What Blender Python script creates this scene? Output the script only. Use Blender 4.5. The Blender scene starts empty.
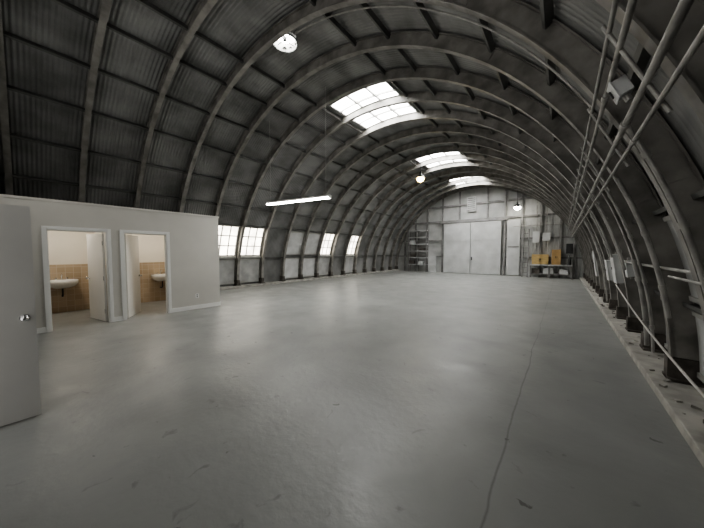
import bpy, bmesh, math, random
from mathutils import Vector, Matrix
random.seed(4)
D2R=math.pi/180
CX=-5.1; RS=6.40; RI=6.16; Y0=-0.9; Y1=20.7
SP=1.22; RY0=-0.1
sc=bpy.context.scene

# ---------------------------------------------------------------- materials
def nodes(name):
    m=bpy.data.materials.new(name); m.use_nodes=True
    nt=m.node_tree; b=nt.nodes['Principled BSDF']
    return m,nt,b
def mat(name,col,rough=.6,metal=0,var=.15,scale=3,detail=6,bump=0,bscale=40,col2=None,stretch=(1,1,1),spec=.5):
    m,nt,b=nodes(name)
    tc=nt.nodes.new('ShaderNodeTexCoord'); mp=nt.nodes.new('ShaderNodeMapping'); mp.inputs['Scale'].default_value=stretch
    nt.links.new(tc.outputs['Object'],mp.inputs[0])
    n=nt.nodes.new('ShaderNodeTexNoise'); n.inputs['Scale'].default_value=scale; n.inputs['Detail'].default_value=detail
    nt.links.new(mp.outputs[0],n.inputs['Vector'])
    r=nt.nodes.new('ShaderNodeValToRGB')
    c2=col2 or tuple(c*(1-var*2) for c in col)
    r.color_ramp.elements[0].position=.35; r.color_ramp.elements[1].position=.65
    r.color_ramp.elements[0].color=(*c2,1); r.color_ramp.elements[1].color=(*col,1)
    nt.links.new(n.outputs[0],r.inputs[0]); nt.links.new(r.outputs[0],b.inputs['Base Color'])
    b.inputs['Roughness'].default_value=rough; b.inputs['Metallic'].default_value=metal
    b.inputs['Specular IOR Level'].default_value=spec
    if bump:
        n2=nt.nodes.new('ShaderNodeTexNoise'); n2.inputs['Scale'].default_value=bscale; n2.inputs['Detail'].default_value=4
        nt.links.new(tc.outputs['Object'],n2.inputs['Vector'])
        bp=nt.nodes.new('ShaderNodeBump'); bp.inputs['Strength'].default_value=bump; bp.inputs['Distance'].default_value=.01
        nt.links.new(n2.outputs[0],bp.inputs['Height']); nt.links.new(bp.outputs[0],b.inputs['Normal'])
    return m
def emis(name,col,s,var=0):
    m,nt,b=nodes(name)
    b.inputs['Base Color'].default_value=(*[c*.7 for c in col],1)
    b.inputs['Emission Strength'].default_value=s
    b.inputs['Roughness'].default_value=.5
    tc=nt.nodes.new('ShaderNodeTexCoord'); n=nt.nodes.new('ShaderNodeTexNoise'); n.inputs['Scale'].default_value=1.7; n.inputs['Detail'].default_value=5
    r=nt.nodes.new('ShaderNodeValToRGB')
    r.color_ramp.elements[0].position=.35; r.color_ramp.elements[1].position=.6
    r.color_ramp.elements[0].color=(*[c*(1-var) for c in col],1); r.color_ramp.elements[1].color=(*col,1)
    nt.links.new(tc.outputs['Object'],n.inputs['Vector']); nt.links.new(n.outputs[0],r.inputs[0]); nt.links.new(r.outputs[0],b.inputs['Emission Color'])
    return m
M_skin=mat('galvanised_corrugated',(.32,.322,.318),.46,.3,.26,1.6,12,stretch=(1,.6,.5))
M_rib=mat('painted_rib_steel',(.33,.317,.295),.5,.1,.24,3.5,10)
M_pur=mat('purlin_steel',(.17,.17,.165),.55,.1,.2,3)
M_end=mat('end_wall_grey_paint',(.46,.465,.46),.6,.05,.16,2.5,10)
M_endtrim=mat('end_wall_timber_grey',(.29,.285,.28),.7,0,.2,3)
M_panel=mat('light_grey_board',(.60,.61,.61),.6,0,.10,3,8)
M_bigdoor=mat('sliding_door_grey',(.58,.59,.59),.55,0,.12,1.5,8)
M_part=mat('partition_paint',(.58,.565,.525),.7,0,.03,2)
M_trim=mat('white_trim_paint',(.80,.80,.78),.4,0,.02,2)
M_leaf=mat('door_paint_white',(.76,.75,.72),.4,0,.02,2)
M_leafg=mat('door_paint_grey',(.53,.525,.505),.5,0,.03,2)
M_cream=mat('bathroom_cream_paint',(.82,.78,.70),.6,0,.03,2)
M_cer=mat('white_ceramic',(.85,.85,.83),.12,0,.01,2)
M_chrome=mat('chrome',(.75,.75,.75),.2,1,.03,5)
M_dark=mat('dark_metal',(.05,.05,.05),.5,.3,.2,5)
M_shoe=mat('rusty_dark_shoe',(.15,.135,.12),.7,.2,.3,6)
M_cond=mat('conduit_steel',(.44,.43,.41),.45,.3,.2,6)
M_box=mat('electrical_box_paint',(.64,.65,.65),.5,.05,.08,3)
M_yel=mat('plywood_yellow',(.62,.45,.20),.6,0,.15,4,stretch=(1,1,6))
M_orange=mat('orange_plastic',(.52,.34,.15),.5,0,.1,4)
M_curb=mat('curb_concrete',(.46,.445,.41),.85,0,.2,3.5,12,.2,30)
M_wire=mat('black_cable',(.03,.03,.03),.6,0,.1,4)
M_wcable=mat('white_cable',(.62,.60,.56),.5,0,.1,4)
M_winframe=mat('window_frame_paint',(.42,.42,.40),.5,0,.1,4)
M_sky=emis('skylight_fibreglass',(1,.995,.97),21,.35)
M_win=emis('daylit_window_glass',(1,.93,.80),5,.5)
M_winfill=emis('daylit_clerestory_glass',(1,.98,.94),2.2,.1)  # fill glow for the windows added behind the camera
M_tube=emis('fluorescent_tube',(1,.99,.94),36)
M_warm=emis('warm_bulb',(1,.74,.28),26)
M_cool=emis('cool_bulb',(1,.95,.82),34)

def tile():
    m,nt,b=nodes('tan_tile')
    tc=nt.nodes.new('ShaderNodeTexCoord'); sx=nt.nodes.new('ShaderNodeSeparateXYZ'); nt.links.new(tc.outputs['Object'],sx.inputs[0])
    ad=nt.nodes.new('ShaderNodeMath'); ad.operation='ADD'; nt.links.new(sx.outputs[0],ad.inputs[0]); nt.links.new(sx.outputs[1],ad.inputs[1])
    cb=nt.nodes.new('ShaderNodeCombineXYZ'); nt.links.new(ad.outputs[0],cb.inputs[0]); nt.links.new(sx.outputs[2],cb.inputs[1])
    br=nt.nodes.new('ShaderNodeTexBrick'); br.offset=0; br.inputs['Scale'].default_value=1
    br.inputs['Brick Width'].default_value=.15; br.inputs['Row Height'].default_value=.15; br.inputs['Mortar Size'].default_value=.004
    br.inputs['Color1'].default_value=(.43,.34,.24,1); br.inputs['Color2'].default_value=(.52,.42,.31,1); br.inputs['Mortar'].default_value=(.58,.51,.42,1)
    nt.links.new(cb.outputs[0],br.inputs['Vector']); nt.links.new(br.outputs[0],b.inputs['Base Color']); b.inputs['Roughness'].default_value=.3
    return m
M_tile=tile()

def floor_mat():
    m,nt,b=nodes('painted_concrete_floor'); N=nt.nodes.new; L=nt.links.new
    tc=N('ShaderNodeTexCoord')
    def noise(s,d=6,dist=0):
        n=N('ShaderNodeTexNoise'); n.inputs['Scale'].default_value=s; n.inputs['Detail'].default_value=d; n.inputs['Distortion'].default_value=dist
        L(tc.outputs['Object'],n.inputs['Vector']); return n
    n1=noise(.9,12,.4); r1=N('ShaderNodeValToRGB')
    r1.color_ramp.elements[0].position=.3; r1.color_ramp.elements[1].position=.7
    r1.color_ramp.elements[0].color=(.240,.246,.238,1); r1.color_ramp.elements[1].color=(.322,.328,.318,1)
    L(n1.outputs[0],r1.inputs[0])
    n2=noise(6,6,.6); r2=N('ShaderNodeValToRGB'); r2.color_ramp.elements[0].position=.66; r2.color_ramp.elements[1].position=.74
    r2.color_ramp.elements[0].color=(0,0,0,1); r2.color_ramp.elements[1].color=(.45,.45,.45,1); L(n2.outputs[0],r2.inputs[0])
    v=N('ShaderNodeTexVoronoi'); v.voronoi_dimensions='2D'; v.inputs['Scale'].default_value=1.25; v.inputs['Randomness'].default_value=1
    nd=noise(16,6); vm=N('ShaderNodeVectorMath'); vm.operation='MULTIPLY_ADD'; L(nd.outputs['Color'],vm.inputs[0]); vm.inputs[1].default_value=(.14,.10,0); L(tc.outputs['Object'],vm.inputs[2])
    L(vm.outputs[0],v.inputs['Vector'])
    sc_=N('ShaderNodeSeparateColor'); L(v.outputs['Color'],sc_.inputs[0])
    pw=N('ShaderNodeMath'); pw.operation='POWER'; L(sc_.outputs[0],pw.inputs[0]); pw.inputs[1].default_value=2
    ml=N('ShaderNodeMath'); ml.operation='MULTIPLY'; L(pw.outputs[0],ml.inputs[0]); ml.inputs[1].default_value=.048
    df=N('ShaderNodeMath'); df.operation='SUBTRACT'; L(ml.outputs[0],df.inputs[0]); L(v.outputs['Distance'],df.inputs[1])
    rv=N('ShaderNodeMapRange'); L(df.outputs[0],rv.inputs[0]); rv.inputs[1].default_value=0; rv.inputs[2].default_value=.012; rv.inputs[3].default_value=0; rv.inputs[4].default_value=.75
    sx=N('ShaderNodeSeparateXYZ'); L(tc.outputs['Object'],sx.inputs[0])
    nw=noise(1.3,8)
    def line(out,pos,amp,w):
        a=N('ShaderNodeMath'); a.operation='MULTIPLY_ADD'; L(nw.outputs[0],a.inputs[0]); a.inputs[1].default_value=amp; a.inputs[2].default_value=-pos-amp*.5
        s=N('ShaderNodeMath'); s.operation='ADD'; L(out,s.inputs[0]); L(a.outputs[0],s.inputs[1])
        ab=N('ShaderNodeMath'); ab.operation='ABSOLUTE'; L(s.outputs[0],ab.inputs[0])
        mr=N('ShaderNodeMapRange'); L(ab.outputs[0],mr.inputs[0]); mr.inputs[1].default_value=0; mr.inputs[2].default_value=w; mr.inputs[3].default_value=1; mr.inputs[4].default_value=0
        return mr.outputs[0]
    l1=line(sx.outputs[0],-.33,.09,.012)
    l2=line(sx.outputs[0],-5.3,.06,.006)
    l3=line(sx.outputs[1],6.1,.06,.006)
    def mx(a,b_):
        q=N('ShaderNodeMath'); q.operation='MAXIMUM'; L(a,q.inputs[0]); L(b_,q.inputs[1]); return q.outputs[0]
    cr=mx(mx(l1,l2),l3)
    dk=mx(r2.outputs[0],rv.outputs[0])
    mix=N('ShaderNodeMix'); mix.data_type='RGBA'; L(dk,mix.inputs[0]); L(r1.outputs[0],mix.inputs[6]); mix.inputs[7].default_value=(.10,.10,.095,1)
    mix2=N('ShaderNodeMix'); mix2.data_type='RGBA'; 
    cm=N('ShaderNodeMath'); cm.operation='MULTIPLY'; L(cr,cm.inputs[0]); cm.inputs[1].default_value=.65
    L(cm.outputs[0],mix2.inputs[0]); L(mix.outputs[2],mix2.inputs[6]); mix2.inputs[7].default_value=(.12,.12,.115,1)
    L(mix2.outputs[2],b.inputs['Base Color'])
    n3=noise(2.2,8); mr=N('ShaderNodeMapRange'); L(n3.outputs[0],mr.inputs[0]); mr.inputs[1].default_value=.3; mr.inputs[2].default_value=.7; mr.inputs[3].default_value=.31; mr.inputs[4].default_value=.50
    L(mr.outputs[0],b.inputs['Roughness'])
    n4=noise(14,6); bp=N('ShaderNodeBump'); bp.inputs['Strength'].default_value=.2; bp.inputs['Distance'].default_value=.02
    L(n4.outputs[0],bp.inputs['Height'])
    L(bp.outputs[0],b.inputs['Normal'])
    return m
M_floor=floor_mat()

# ---------------------------------------------------------------- mesh builder
class MB:
    def __init__(s): s.v=[]; s.f=[]; s.mi=[]; s.sm=[]; s.mats=[]
    def m(s,mt):
        if mt not in s.mats: s.mats.append(mt)
        return s.mats.index(mt)
    def add(s,vs,fs,mt,smooth=False):
        o=len(s.v); s.v+= [tuple(v) for v in vs]; i=s.m(mt)
        for f in fs: s.f.append([o+k for k in f]); s.mi.append(i); s.sm.append(smooth)
        return s
    def box(s,x0,x1,y0,y1,z0,z1,mt,mtx=None):
        vs=[Vector((x,y,z)) for x in(x0,x1) for y in(y0,y1) for z in(z0,z1)]
        if mtx: vs=[mtx@v for v in vs]
        return s.add(vs,[(0,1,3,2),(4,6,7,5),(0,4,5,1),(2,3,7,6),(0,2,6,4),(1,5,7,3)],mt)
    def arc(s,y0,y1,a0,a1,r0,r1,mt,n=None):
        n=n or max(1,int(abs(a1-a0)/2)); vs=[]
        for i in range(n+1):
            a=(a0+(a1-a0)*i/n)*D2R; c,sn=math.cos(a),math.sin(a)
            for r,y in((r0,y0),(r0,y1),(r1,y1),(r1,y0)): vs.append((CX+r*c,y,r*sn))
        fs=[]
        for i in range(n):
            for k in range(4): fs.append((i*4+k,i*4+(k+1)%4,i*4+4+(k+1)%4,i*4+4+k))
        fs+=[(0,3,2,1),(n*4,n*4+1,n*4+2,n*4+3)]
        return s.add(vs,fs,mt)
    def tube(s,pts,r,mt,n=10,cap=True):
        pts=[Vector(p) for p in pts]; vs=[];fs=[]
        for i,p in enumerate(pts):
            t=(pts[min(i+1,len(pts)-1)]-pts[max(i-1,0)]).normalized()
            u=t.orthogonal().normalized() if i==0 else (u-t*u.dot(t)).normalized()
            w=t.cross(u); rr=r[i] if isinstance(r,(list,tuple)) else r
            for k in range(n):
                a=2*math.pi*k/n; vs.append(p+(u*math.cos(a)+w*math.sin(a))*rr)
        for i in range(len(pts)-1):
            for k in range(n): fs.append((i*n+k,i*n+(k+1)%n,(i+1)*n+(k+1)%n,(i+1)*n+k))
        s.add(vs,fs,mt,True)
        if cap: 
            o=len(pts)-1
            s.add([vs[k] for k in range(n)][::-1],[tuple(range(n))],mt); s.add([vs[o*n+k] for k in range(n)],[tuple(range(n))],mt)
        return s
    def obj(s,name,parent=None,bevel=0):
        me=bpy.data.meshes.new(name); me.from_pydata(s.v,[],s.f)
        for mt in s.mats: me.materials.append(mt)
        me.polygons.foreach_set('material_index',s.mi); me.polygons.foreach_set('use_smooth',s.sm); me.update()
        o=bpy.data.objects.new(name,me); sc.collection.objects.link(o)
        if parent: o.parent=parent
        if bevel:
            b=o.modifiers.new('bev','BEVEL'); b.width=bevel; b.segments=2; b.limit_method='ANGLE'
        return o
def P(r,a,y): return (CX+r*math.cos(a*D2R),y,r*math.sin(a*D2R))

ribs=[RY0+SP*k for k in range(17)]+[20.5]
SA0,SA1=79,98
skyl=[(6.35,8.5),(12.15,14.5),(17.0,19.4)]
win=[(ribs[4],ribs[5]),(ribs[5],ribs[6]),(ribs[9],ribs[10]),(ribs[11],ribs[12])]
WA0,WA1=155,167
VY,VA,VR=3.90,89.5,.25   # round vent

# ---------------------------------------------------------------- shell
def shell():
    pitch=.076; k=4; ny=int((Y1-Y0)/pitch*k); na=180
    vs=[];fs=[]
    for i in range(ny+1):
        y=Y0+(Y1-Y0)*i/ny; r=RS+.012*math.sin(2*math.pi*y/pitch)
        for j in range(na+1):
            a=j*D2R; vs.append((CX+r*math.cos(a),y,r*math.sin(a)))
    for i in range(ny):
        y=Y0+(Y1-Y0)*(i+.5)/ny
        sk=any(a<y<b for a,b in skyl); wn=any(a+.06<y<b-.06 for a,b in win)
        for j in range(na):
            a=j+.5
            if sk and SA0<a<SA1: continue
            if wn and WA0<a<WA1: continue
            if (y-VY)**2+((a-VA)*D2R*RS)**2<VR**2: continue
            o=i*(na+1)+j; fs.append((o,o+1,o+na+2,o+na+1))
    me=bpy.data.meshes.new('ceiling'); me.from_pydata(vs,[],fs); me.materials.append(M_skin)
    me.polygons.foreach_set('use_smooth',[True]*len(fs)); me.update()
    o=bpy.data.objects.new('ceiling',me); sc.collection.objects.link(o)
shell()
f=MB(); f.box(CX-6.45,CX+6.45,Y0,Y1,-.12,0,M_floor); f.obj('floor')

# ribs
for k,y in enumerate(ribs):
    m=MB()
    m.arc(y-.012,y+.012,.5,179.5,RI,RS-.014,M_rib,90)
    m.arc(y-.055,y+.055,.5,179.5,RI-.014,RI,M_rib,90)
    m.arc(y-.05,y+.05,.5,179.5,RS-.035,RS-.02,M_rib,90)
    for a in (22,50,130,158):
        m.arc(y-.022,y+.022,a-1.3,a+1.3,RI+.02,RS-.05,M_rib,2)
    for x0,x1 in ((CX+RI-.05,CX+RS-.03),(CX-RS+.03,CX-RI+.05)):
        m.box(x0,x1,y-.13,y+.13,.10,.13,M_shoe)
        m.box(x0,x1,y-.065,y+.065,.0,.36,M_shoe)
    m.obj('arch_rib')
# purlins
m=MB()
for a in [9,19,29,39,49,59,69,77,100,108,118,128,138,147,154.2,167.8]:
    m.arc(Y0+.02,Y1-.13,a-.10,a+.10,RI+.13,RS-.02,M_pur,1); m.arc(Y0+.02,Y1-.13,a-.10,a+.35,RI+.13,RI+.142,M_pur,1)
m.obj('roof_purlins')

# skylights
for i,(a,b) in enumerate(skyl):
    m=MB()
    m.arc(a+.02,b-.02,SA0,SA1,RS+.02,RS+.03,M_sky,8)
    for yy in [a+.03,(a+b)/2,b-.03]: m.arc(yy-.03,yy+.03,SA0,SA1,RS-.04,RS+.04,M_winframe,8)
    for yy in [a+.55,b-.55]: m.arc(yy-.02,yy+.02,SA0,SA1,RS-.05,RS+.04,M_winframe,8)
    for aa in [SA0,SA0+(SA1-SA0)/3,SA0+(SA1-SA0)*2/3,SA1]: m.arc(a,b,aa-.28,aa+.28,RS-.05,RS+.04,M_winframe,1)
    m.obj('skylight_%d'%(i+1))
# windows
for i,(a,b) in enumerate(win):
    m=MB(); a+=.08; b-=.08
    m.arc(a,b,WA0,WA1,RS,RS+.006,M_win,6)
    for yy in [a+.02,a+(b-a)/3,a+(b-a)*2/3,b-.02]: m.arc(yy-.02,yy+.02,WA0,WA1,RS-.03,RS+.015,M_winframe,6)
    for aa,w in [(WA0,.3),(WA0+4,.18),(WA0+8,.18),(WA1,.3)]: m.arc(a,b,aa-w,aa+w,RS-.03,RS+.015,M_winframe,1)
    m.arc(a-.0,b+.0,WA1+.2,WA1+.9,RS-.12,RS+.01,M_winframe,1)
    m.obj('window_%d'%(i+1))
# round roof vent
m=MB(); c=Vector(P(RS,VA,VY)); nrm=Vector((math.cos(VA*D2R),0,math.sin(VA*D2R)))
m.tube([c-nrm*.08,c+nrm*.25],VR+.015,M_winframe,28,False); m.tube([c-nrm*.08,c-nrm*.065],[VR+.04,VR+.04],M_winframe,28,False)
m.tube([c+nrm*.10,c+nrm*.11],VR+.0,M_sky,28)
t1=Vector((0,1,0)); t2=nrm.cross(t1)
m.tube([c-t1*VR,c+t1*VR],.010,M_dark,6); m.tube([c-t2*VR,c+t2*VR],.010,M_dark,6)
m.tube([c-nrm*.02,c+nrm*.05],.04,M_dark,12)
m.obj('roof_vent')

def board(y0,y1,a0,a1,mt,name):
    m=MB(); m.arc(y0+.08,y1-.08,a0,a1,RS-.05,RS-.03,mt,6)
    m.arc(y0+.08,y1-.08,a0-.25,a0+.25,RS-.07,RS-.03,M_winframe,1); m.arc(y0+.08,y1-.08,a1-.25,a1+.25,RS-.07,RS-.03,M_winframe,1)
    m.obj(name)
for k in (7,8):
    board(ribs[k],ribs[k+1],155.5,166.5,M_panel,'window_cover_board')
for k in (4,5,7,8,9,11):
    board(ribs[k],ribs[k+1],168.6,178,M_panel if k in(7,8) else M_end,'wall_lining_board')
for k in range(2,16):
    board(ribs[k],ribs[k+1],2,8.3,M_end if k%3 else M_panel,'wall_lining_board')
    if k not in (2,4,11): board(ribs[k],ribs[k+1],9.8,18.2,M_end if k%4 else M_panel,'wall_lining_board')

# curbs
m=MB(); m.box(CX+RI-.20,CX+RS+.03,Y0,Y1,0,.10,M_curb); m.obj('baseboard_right',bevel=.012)
m=MB(); m.box(CX-RS-.03,CX-RI+.10,3.75,Y1,0,.10,M_curb); m.obj('baseboard_left',bevel=.012)
m=MB()
for i in range(70):
    y=random.uniform(1.5,16); x=random.uniform(.90,1.2); s=random.uniform(.008,.028)
    R=Matrix.Translation((x,y,.10+s*.5))@Matrix.Rotation(random.uniform(0,6),4,'Z')@Matrix.Rotation(random.uniform(-.3,.3),4,'X')
    m.box(-s,s,-s*random.uniform(.5,2),s,-s*.5,s*.5,random.choice([M_curb,M_shoe,M_curb]),R)
m.obj('debris_rubble')

# ---------------------------------------------------------------- end walls
def archwall(name,y,th,mt,holes=()):
    bm=bmesh.new(); n=72; R=RS+.02
    for yy in (y,y+th):
        xs=sorted(set([round(CX+R*math.cos(180*i/n*D2R),5) for i in range(n+1)]+[h[0] for h in holes]+[h[1] for h in holes]))
        for xa,xb in zip(xs[:-1],xs[1:]):
            za=math.sqrt(max(0,R**2-(xa-CX)**2)); zb=math.sqrt(max(0,R**2-(xb-CX)**2))
            xm=(xa+xb)/2; cuts=sorted([(h[2],h[3]) for h in holes if h[0]<xm<h[1]])
            z=0
            for c0,c1 in cuts:
                if c0>z: bm.faces.new([bm.verts.new(p) for p in((xa,yy,z),(xb,yy,z),(xb,yy,c0),(xa,yy,c0))])
                z=c1
            bm.faces.new([bm.verts.new(p) for p in((xa,yy,z),(xb,yy,z),(xb,yy,max(zb,z)),(xa,yy,max(za,z)))])
    for x0,x1,z0,z1 in holes:
        for q in (((x0,z0),(x1,z0)),((x1,z0),(x1,z1)),((x1,z1),(x0,z1)),((x0,z1),(x0,z0))):
            (xa,za),(xb,zb)=q; bm.faces.new([bm.verts.new(p) for p in((xa,y,za),(xb,y,zb),(xb,y+th,zb),(xa,y+th,za))])
    me=bpy.data.meshes.new(name); bm.to_mesh(me); me.materials.append(mt); o=bpy.data.objects.new(name,me); sc.collection.objects.link(o)
def corr_mat():
    m,nt,b=nodes('end_wall_corrugated'); tc=nt.nodes.new('ShaderNodeTexCoord')
    w=nt.nodes.new('ShaderNodeTexWave'); w.bands_direction='X'; w.inputs['Scale'].default_value=4.2
    n=nt.nodes.new('ShaderNodeTexNoise'); n.inputs['Scale'].default_value=1.2; n.inputs['Detail'].default_value=8
    r=nt.nodes.new('ShaderNodeValToRGB'); r.color_ramp.elements[0].color=(.36,.365,.36,1); r.color_ramp.elements[1].color=(.53,.535,.53,1)
    r.color_ramp.elements[0].position=.35; r.color_ramp.elements[1].position=.65
    for q in (w,n): nt.links.new(tc.outputs['Object'],q.inputs['Vector'])
    nt.links.new(n.outputs[0],r.inputs[0]); nt.links.new(r.outputs[0],b.inputs['Base Color'])
    bp=nt.nodes.new('ShaderNodeBump'); bp.inputs['Strength'].default_value=.8; bp.inputs['Distance'].default_value=.02
    nt.links.new(w.outputs[1],bp.inputs['Height']); nt.links.new(bp.outputs[0],b.inputs['Normal']); b.inputs['Roughness'].default_value=.55
    return m
archwall('wall_far',Y1,.1,corr_mat())
NW_FILL=[(-7.3,-5.3,2.5,4.0),(-4.6,-2.3,2.7,4.6),(-1.9,-.5,2.3,3.5)]  # unseen windows added behind the camera to light the near end
archwall('wall_near',Y0-.1,.1,M_end,[(-3.95,-3.03,0,2.07)]+NW_FILL)  # doorway also added to let light into the near end
for i,(x0,x1,z0,z1) in enumerate(NW_FILL):
    m=MB(); m.box(x0,x1,Y0-.07,Y0-.06,z0,z1,M_winfill)  # glowing pane of an added, out-of-view window
    for k in range(4): 
        x=x0+(x1-x0)*k/3; m.box(x-.025,x+.025,Y0-.09,Y0+.01,z0,z1,M_winframe)
    for k in range(4):
        z=z0+(z1-z0)*k/3; m.box(x0-.02,x1+.02,Y0-.09,Y0+.01,z-.025,z+.025,M_winframe)
    m.obj('window_%d'%(i+5))

def zc(x): return math.sqrt(max(0,(RS-.05)**2-(x-CX)**2))
m=MB(); yb=Y1-.01
studs=[-10.6,-9.6,-8.6,-7.35,-3.1,-2.1,-1.1,-.1,.6]
for x in studs: m.box(x-.05,x+.05,yb-.12,yb,0,zc(x),M_endtrim)
for x in (-6.1,-4.2): m.box(x-.05,x+.05,yb-.12,yb,4.0,zc(x),M_endtrim)
for z in (1.25,2.5):
    h=math.sqrt((RS-.05)**2-z*z); m.box(CX-h,-7.3,yb-.10,yb,z-.05,z+.05,M_endtrim); m.box(-3.1,CX+h,yb-.10,yb,z-.05,z+.05,M_endtrim)
for z in (3.95,5.1):
    h=math.sqrt((RS-.05)**2-z*z); m.box(CX-h,CX+h,yb-.10,yb,z-.06,z+.06,M_endtrim)
m.obj('end_wall_framing')
m=MB()
for x0,x1 in((-7.2,-5.27),(-5.23,-3.3)):
    m.box(x0,x1,yb-.20,yb-.15,.03,3.75,M_bigdoor)
    for xa in (x0+.05,x1-.05): m.box(xa-.05,xa+.05,yb-.225,yb-.20,.03,3.75,M_bigdoor)
    for z in (.10,1.3,2.5,3.68): m.box(x0,x1,yb-.222,yb-.20,z-.06,z+.06,M_bigdoor)
m.box(-7.6,-2.9,yb-.26,yb-.12,3.78,3.9,M_endtrim)
m.box(-5.20,-5.12,yb-.25,yb-.222,1.0,1.25,M_dark)
m.obj('door_1')
m=MB(); m.box(-2.95,-2.2,yb-.17,yb-.13,.05,3.7,M_bigdoor); m.box(-2.9,-2.25,yb-.18,yb-.165,1.9,2.0,M_endtrim); m.obj('wall_board_panel')
m=MB(); m.box(-5.55,-4.95,yb-.16,yb-.12,4.55,5.6,M_panel)
for i in range(7): m.box(-5.5,-5.0,yb-.19,yb-.15,4.62+i*.14,4.68+i*.14,M_endtrim)
m.obj('wall_louvre')
m=MB()
for z in (.55,1.1,1.65,2.2,2.75,3.3): m.box(-10.05,-8.5,yb-.5,yb-.12,z,z+.06,M_panel)
for x in (-10.05,-9.3,-8.5): m.box(x-.03,x+.03,yb-.5,yb-.45,0,3.4,M_endtrim); m.box(x-.03,x+.03,yb-.17,yb-.12,0,3.4,M_endtrim)
for z,x0,x1,h in ((.61,-10.0,-9.6,.3),(.61,-9.2,-8.8,.22),(1.16,-9.9,-9.5,.25),(1.71,-9.2,-8.6,.2),(2.26,-9.95,-9.5,.3)): m.box(x0,x1,yb-.45,yb-.2,z,z+h,random.choice([M_endtrim,M_box,M_shoe]))
m.obj('storage_shelf')
m=MB(); m.box(-8.3,-7.7,yb-.55,yb-.4,.0,1.3,M_panel); m.box(-8.25,-7.75,yb-.56,yb-.55,.1,.6,M_bigdoor); m.box(-8.25,-7.75,yb-.56,yb-.55,.7,1.2,M_bigdoor); m.obj('metal_cabinet')
def cab(x0,x1,z0,z1,mt,name):
    m=MB(); m.box(x0,x1,yb-.42,yb-.12,z0,z1,mt); g=(x1-x0)/2
    for i in range(2): m.box(x0+i*g+.02,x0+(i+1)*g-.02,yb-.44,yb-.42,z0+.03,z1-.03,mt); m.box(x0+g-.05+i*.07,x0+g-.02+i*.07,yb-.46,yb-.44,(z0+z1)/2-.06,(z0+z1)/2+.06,M_dark)
    m.obj(name)
cab(-1.5,-.65,.83,1.45,M_yel,'wall_cabinet'); cab(-.50,-.05,.83,1.75,M_orange,'wall_cabinet')
m=MB(); m.box(-1.6,.5,yb-.5,yb-.13,.75,.82,M_panel)
for x in (-1.55,-.6,.45): m.box(x-.04,x+.04,yb-.5,yb-.42,0,.75,M_endtrim)
m.box(-1.55,.45,yb-.45,yb-.16,.2,.25,M_endtrim)
for x0,x1,z,h in ((-1.5,-1.1,.26,.3),(-.9,-.4,.26,.35),(-.1,.3,.26,.28)): m.box(x0,x1,yb-.42,yb-.18,z,z+h,random.choice([M_shoe,M_box]))
m.obj('workbench')
m=MB(); m.tube([(.35,yb-.3,.83),(.35,yb-.3,1.25),(.35,yb-.3,1.33),(.35,yb-.3,1.42)],[.09,.09,.04,.03],M_dark,14); m.box(.18,.5,yb-.2,yb-.13,1.5,2.1,M_dark); m.obj('fire_extinguisher')
m=MB()
for x in (-1.98,-1.70): m.tube([(x,yb-.75,0),(x,yb-.2,3.1)],.03,M_endtrim,8)
for i in range(1,10): t=i/10; m.tube([(-1.98,yb-.75+.55*t,3.1*t),(-1.70,yb-.75+.55*t,3.1*t)],.018,M_endtrim,8)
m.obj('ladder')
m=MB()
for x in (-1.3,-.8): m.tube([(x,yb-.15,1.9),(x,yb-.15,zc(x)-.3)],.025,M_cond,8)
m.tube([(-2.6,yb-.16,3.3),(.0,yb-.16,3.3)],.025,M_cond,8); m.box(-1.5,-1.15,yb-.24,yb-.13,2.2,2.9,M_box); m.box(-1.0,-.6,yb-.24,yb-.13,2.3,2.8,M_box)
m.obj('conduit_pipe')

# ---------------------------------------------------------------- bathroom block
PX=-8.0; PT=.12; PH=2.60; PYE=3.69; BX=-10.35
d1=(.34,1.23); d2=(1.51,2.37); DH=2.05
m=MB()
for a,b in((Y0,d1[0]),(d1[1],d2[0]),(d2[1],PYE)): m.box(PX-PT,PX,a,b,0,PH,M_part)
for a,b in(d1,d2): m.box(PX-PT,PX,a,b,DH,PH,M_part)
m.obj('wall_bathroom_front')
m=MB(); m.box(BX,PX-PT,PYE-.12,PYE,0,PH,M_part); m.obj('wall_bathroom_end')
m=MB(); m.box(BX-.1,BX,Y0,PYE,0,PH,M_part); m.obj('wall_bathroom_back')
m=MB(); m.box(BX,PX-PT,1.33,1.43,0,PH,M_part); m.obj('wall_bathroom_divider')
m=MB(); m.box(BX-.1,PX+.02,Y0,PYE+.02,PH,PH+.05,M_part); m.obj('trim_1')
m=MB(); m.box(BX,PX-PT,Y0,PYE-.12,2.45,2.47,M_cream); m.obj('bathroom_ceiling')
m=MB()
def lin(x0,x1,y0,y1):
    m.box(x0,x1,y0,y1,0,1.27,M_tile); m.box(x0,x1,y0,y1,1.27,2.45,M_cream)
lin(BX,BX+.015,Y0,1.33); lin(BX,BX+.015,1.43,PYE-.12); lin(BX+.015,PX-PT,1.315,1.33); lin(BX+.015,PX-PT,1.43,1.445); lin(BX+.015,PX-PT,PYE-.135,PYE-.12)
m.obj('wall_bathroom_tile')
for i,(a,b) in enumerate((d1,d2)):
    m=MB(); w=.065
    for x0,x1 in((PX,PX+.02),):
        m.box(x0,x1,a-w,a,0,DH+w,M_trim); m.box(x0,x1,b,b+w,0,DH+w,M_trim); m.box(x0,x1,a,b,DH,DH+w,M_trim)
    m.box(PX-PT-.005,PX+.003,a,a+.018,0,DH,M_trim); m.box(PX-PT-.005,PX+.003,b-.018,b,0,DH,M_trim); m.box(PX-PT-.005,PX+.003,a,b,DH-.018,DH,M_trim)
    m.obj('trim_%d'%(i+2),bevel=.003)
m=MB()
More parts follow.
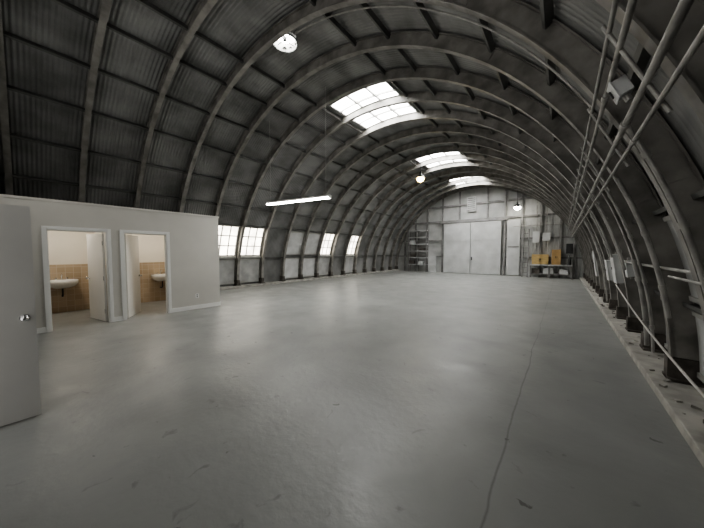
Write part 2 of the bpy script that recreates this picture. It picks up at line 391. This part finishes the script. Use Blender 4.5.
for a,b in((Y0,d1[0]-.066),(d1[1]+.066,d2[0]-.066),(d2[1]+.066,PYE+.015)): m.box(PX,PX+.015,a,b,0,.11,M_trim)
m.obj('baseboard_bathroom',bevel=.003)
def knob(m,p,n,mt=M_chrome):
    p=Vector(p);n=Vector(n)
    m.tube([p,p+n*.008],.032,mt,18); m.tube([p+n*.008,p+n*.03,p+n*.035,p+n*.05,p+n*.065,p+n*.07],[.012,.012,.022,.028,.022,.008],mt,18)
def leaf(name,hinge,ang,w,mt,hgt=2.02,flip=1,kb=.07):
    m=MB(); m.box(0,w,-.02,.02,.015,hgt,mt)
    knob(m,(w-kb,.02,.98),(0,1,0)); knob(m,(w-kb,-.02,.98),(0,-1,0))
    for z in (.25,1.0,1.8): m.tube([(-.004,.022*flip,z-.05),(-.004,.022*flip,z+.05)],.008,M_chrome,8)
    o=m.obj(name); o.location=hinge; o.rotation_euler=(0,0,ang*D2R)
leaf('door_2',(PX-PT-.01,d1[1]-.045,0),180+11,.82,M_leaf)
leaf('door_3',(PX-PT-.01,d2[0]+.05,0),180-30,.80,M_leaf)
leaf('door_4',(-3.97,Y0+.03,0),90,.945,M_leafg,2.03)
m=MB(); 
for x0,x1 in((-4.03,-3.95),(-3.03,-2.95)): m.box(x0,x1,Y0-.02 if x0>-4 else Y0-.02,Y0+.02 if x0>-4 else Y0+.004,0,2.14,M_trim)
m.box(-3.95,-3.03,Y0-.02,Y0+.02,2.07,2.14,M_trim); m.obj('trim_4')
def sink(y,name):
    m=MB(); cx=BX+.017
    def ring(hx,hy,z,ox,n=32,e=3.2):
        out=[]
        for i in range(n):
            t=2*math.pi*i/n; c,s=math.cos(t),math.sin(t)
            out.append((cx+ox+hx*math.copysign(abs(c)**(2/e),c), y+hy*math.copysign(abs(s)**(2/e),s), z))
        return out
    R=[ring(.10,.14,.66,.17),ring(.18,.24,.72,.21),ring(.225,.29,.80,.225),ring(.225,.29,.87,.225),ring(.215,.28,.88,.225),ring(.16,.23,.875,.25),ring(.14,.20,.80,.25),ring(.06,.09,.755,.25)]
    vs=[p for r in R for p in r]; n=32; fs=[]
    for i in range(len(R)-1):
        for k in range(n): fs.append((i*n+k,i*n+(k+1)%n,(i+1)*n+(k+1)%n,(i+1)*n+k))
    fs.append(tuple(range(n))[::-1]); fs.append(tuple((len(R)-1)*n+k for k in range(n)))
    m.add(vs,fs,M_cer,True)
    m.tube([(cx+.05,y,.88),(cx+.05,y,.99),(cx+.08,y,1.02),(cx+.16,y,1.01),(cx+.18,y,.98)],.013,M_chrome,10)
    for dy in(-.1,.1): m.tube([(cx+.05,y+dy,.88),(cx+.05,y+dy,.93)],.018,M_chrome,10)
    m.tube([(cx+.2,y,.67),(cx+.2,y,.48),(cx+.12,y,.44),(cx+.0,y,.44)],.018,M_dark,10)
    m.obj(name)
sink(.66,'bathroom_sink'); sink(2.85,'bathroom_sink')
for y in(.5,2.5):
    m=MB(); m.tube([(-9.2,y,2.45),(-9.2,y,2.40),(-9.2,y,2.37)],[.17,.16,.09],emis('bath_light_%g'%y,(1,.92,.80),32),24); m.obj('bathroom_ceiling_lamp')
m=MB(); m.box(PX,PX+.006,3.02,3.10,.31,.43,M_trim); m.box(PX+.006,PX+.009,3.045,3.075,.33,.36,M_dark); m.box(PX+.006,PX+.009,3.045,3.075,.38,.41,M_dark); m.obj('wall_outlet')

# ---------------------------------------------------------------- lamps
A=Vector((-7.6,5.1,3.15)); B=Vector((-5.2,5.55,3.15)); d=(B-A).normalized()
m=MB()
L=(B-A).length; mt=Matrix.Translation(A)@Matrix.Rotation(math.atan2(d.y,d.x),4,'Z')
m.box(0,L,-.06,.06,.02,.07,M_trim,mt)
for s in(-.035,.035):
    m.tube([mt@Vector((.02,s,0)),mt@Vector((L/2-.02,s,0))],.022,M_tube,10); m.tube([mt@Vector((L/2+.02,s,0)),mt@Vector((L-.02,s,0))],.022,M_tube,10)
for xx in(0,L/2-.015,L-.03): m.box(xx,xx+.03,-.06,.06,-.02,.03,M_trim,mt)
for xx in (.15,L-.15):
    p=mt@Vector((xx,0,.07)); top=math.sqrt((RI-.0)**2-(p.x-CX)**2); m.tube([p,(p.x,p.y,top+.1)],.005,M_cond,6)
m.obj('fluorescent_strip_light')
def pend(x,y,z,mt,name,s=1):
    m=MB(); top=math.sqrt((RI+.1)**2-(x-CX)**2)
    m.tube([(x,y,z+.2),(x,y,top)],.01,M_wire,6)
    m.tube([(x,y,z+.26*s),(x,y,z+.15*s),(x,y,z+.10*s),(x,y,z+.04)],[.04,.05,.12*s,.17*s],M_dark,20,False)
    m.tube([(x,y,z+.12*s),(x,y,z+.06*s),(x,y,z),(x,y,z-.07*s),(x,y,z-.10*s)],[.04*s,.10*s,.13*s,.09*s,.02*s],mt,16)
    m.obj(name)
pend(-5.2,11.6,4.95,M_warm,'pendant_lamp',1.3); pend(-2.3,19.7,4.4,M_cool,'pendant_lamp',1.5)

# ---------------------------------------------------------------- right wall services
m=MB()
def longpipe(x,z,y0,y1,r): 
    m.tube([(x,y0,z),(x,y1,z)],r,M_cond,10)
    y=y0+.8
    while y<y1: m.tube([(x,y-.04,z),(x,y+.04,z)],r*1.5,M_cond,10); y+=3.05
longpipe(.36,2.6,Y0+.05,20.5,.022); longpipe(.24,2.85,Y0+.05,20.5,.018); longpipe(.19,2.97,1.0,16,.014); longpipe(.41,2.46,Y0+.05,20.2,.014)
for k in range(1,17):
    y=ribs[k]; m.tube([(.16,y,3.02),(.46,y,2.40)],.012,M_cond,6)
m.obj('electrical_conduit')
def jbox(x,y,z,w,h,d,name,mt=M_box,tilt=0):
    m=MB(); m.box(-d/2,d/2,-w/2,w/2,-h/2,h/2,mt); m.box(-d/2-.008,-d/2,-w/2-.01,w/2+.01,-h/2-.01,h/2+.01,mt)
    m.box(-d/2-.02,-d/2-.008,w/2-.05,w/2-.03,-.03,.03,M_dark)
    for s in(-1,1): m.tube([(0,0,s*h/2),(0,0,s*(h/2+.05))],.022,M_cond,10)
    o=m.obj(name,bevel=.004); o.location=(x,y,z); o.rotation_euler=(0,-tilt*D2R,0)
jbox(.30,2.75,2.78,.12,.12,.08,'junction_box',M_box,25); jbox(.14,1.45,2.98,.2,.2,.12,'junction_box',M_cond,28)
jbox(.97,8.1,1.25,.42,.62,.16,'electrical_panel',M_box,8); jbox(.98,9.3,1.15,.4,.5,.15,'electrical_panel',M_box,8); jbox(1.0,12.9,1.2,.5,.9,.15,'electrical_panel',M_panel,8)
jbox(.98,6.95,1.3,.2,.3,.1,'electrical_panel',M_box,8)
m=MB()
m.tube([(.90,Y0+.1,1.42),(.90,6.8,1.42)],.018,M_cond,8)
m.tube([(.90,Y0+.1,1.34),(.90,4.3,1.34)],.014,M_cond,8)
m.obj('conduit_pipe')
for y,a0,a1,r in ((3.3,2,26,.02),(4.55,8,24,.022),(5.4,2,30,.018),(5.75,2,14,.028),(6.75,12,26,.02),(7.9,14,27,.02),(8.25,14,27,.02),(10.2,2,26,.02)):
    m=MB(); m.tube([P(RI-.035,a,y) for a in range(a0,a1+1,2)],r,M_cond,8)
    for a in range(a0+3,a1-2,6): m.tube([P(RI-.035,a,y),P(RI-.035,a+.5,y)],r*1.5,M_cond,8)
    m.obj('conduit_pipe')
m=MB(); pts=[]
for i in range(15):
    t=i/14; pts.append((.86,7.4-5.4*t,.95-.46*t-.10*math.sin(math.pi*t)))
m.tube(pts,.011,M_wcable,8); m.obj('sagging_cable')
m=MB()
m.tube([P(RI-.04,a,ribs[3]+.12) for a in range(30,86,2)],.012,M_cond,8)
m.obj('roof_conduit')

# ---------------------------------------------------------------- world, camera
w=bpy.data.worlds.new('overcast'); sc.world=w; w.use_nodes=True
w.node_tree.nodes['Background'].inputs[0].default_value=(1,.98,.95,1); w.node_tree.nodes['Background'].inputs[1].default_value=1.0
cd=bpy.data.cameras.new('camera'); cam=bpy.data.objects.new('camera',cd); sc.collection.objects.link(cam)
cd.sensor_width=36; cd.lens=13.5; cd.clip_start=.02
cam.location=(0,0,1.6); cam.rotation_euler=((90-2.6)*D2R,0,38.5*D2R); sc.camera=cam
sc.view_settings.view_transform='AgX'; sc.view_settings.look='AgX - Medium High Contrast'; sc.view_settings.exposure=0.6
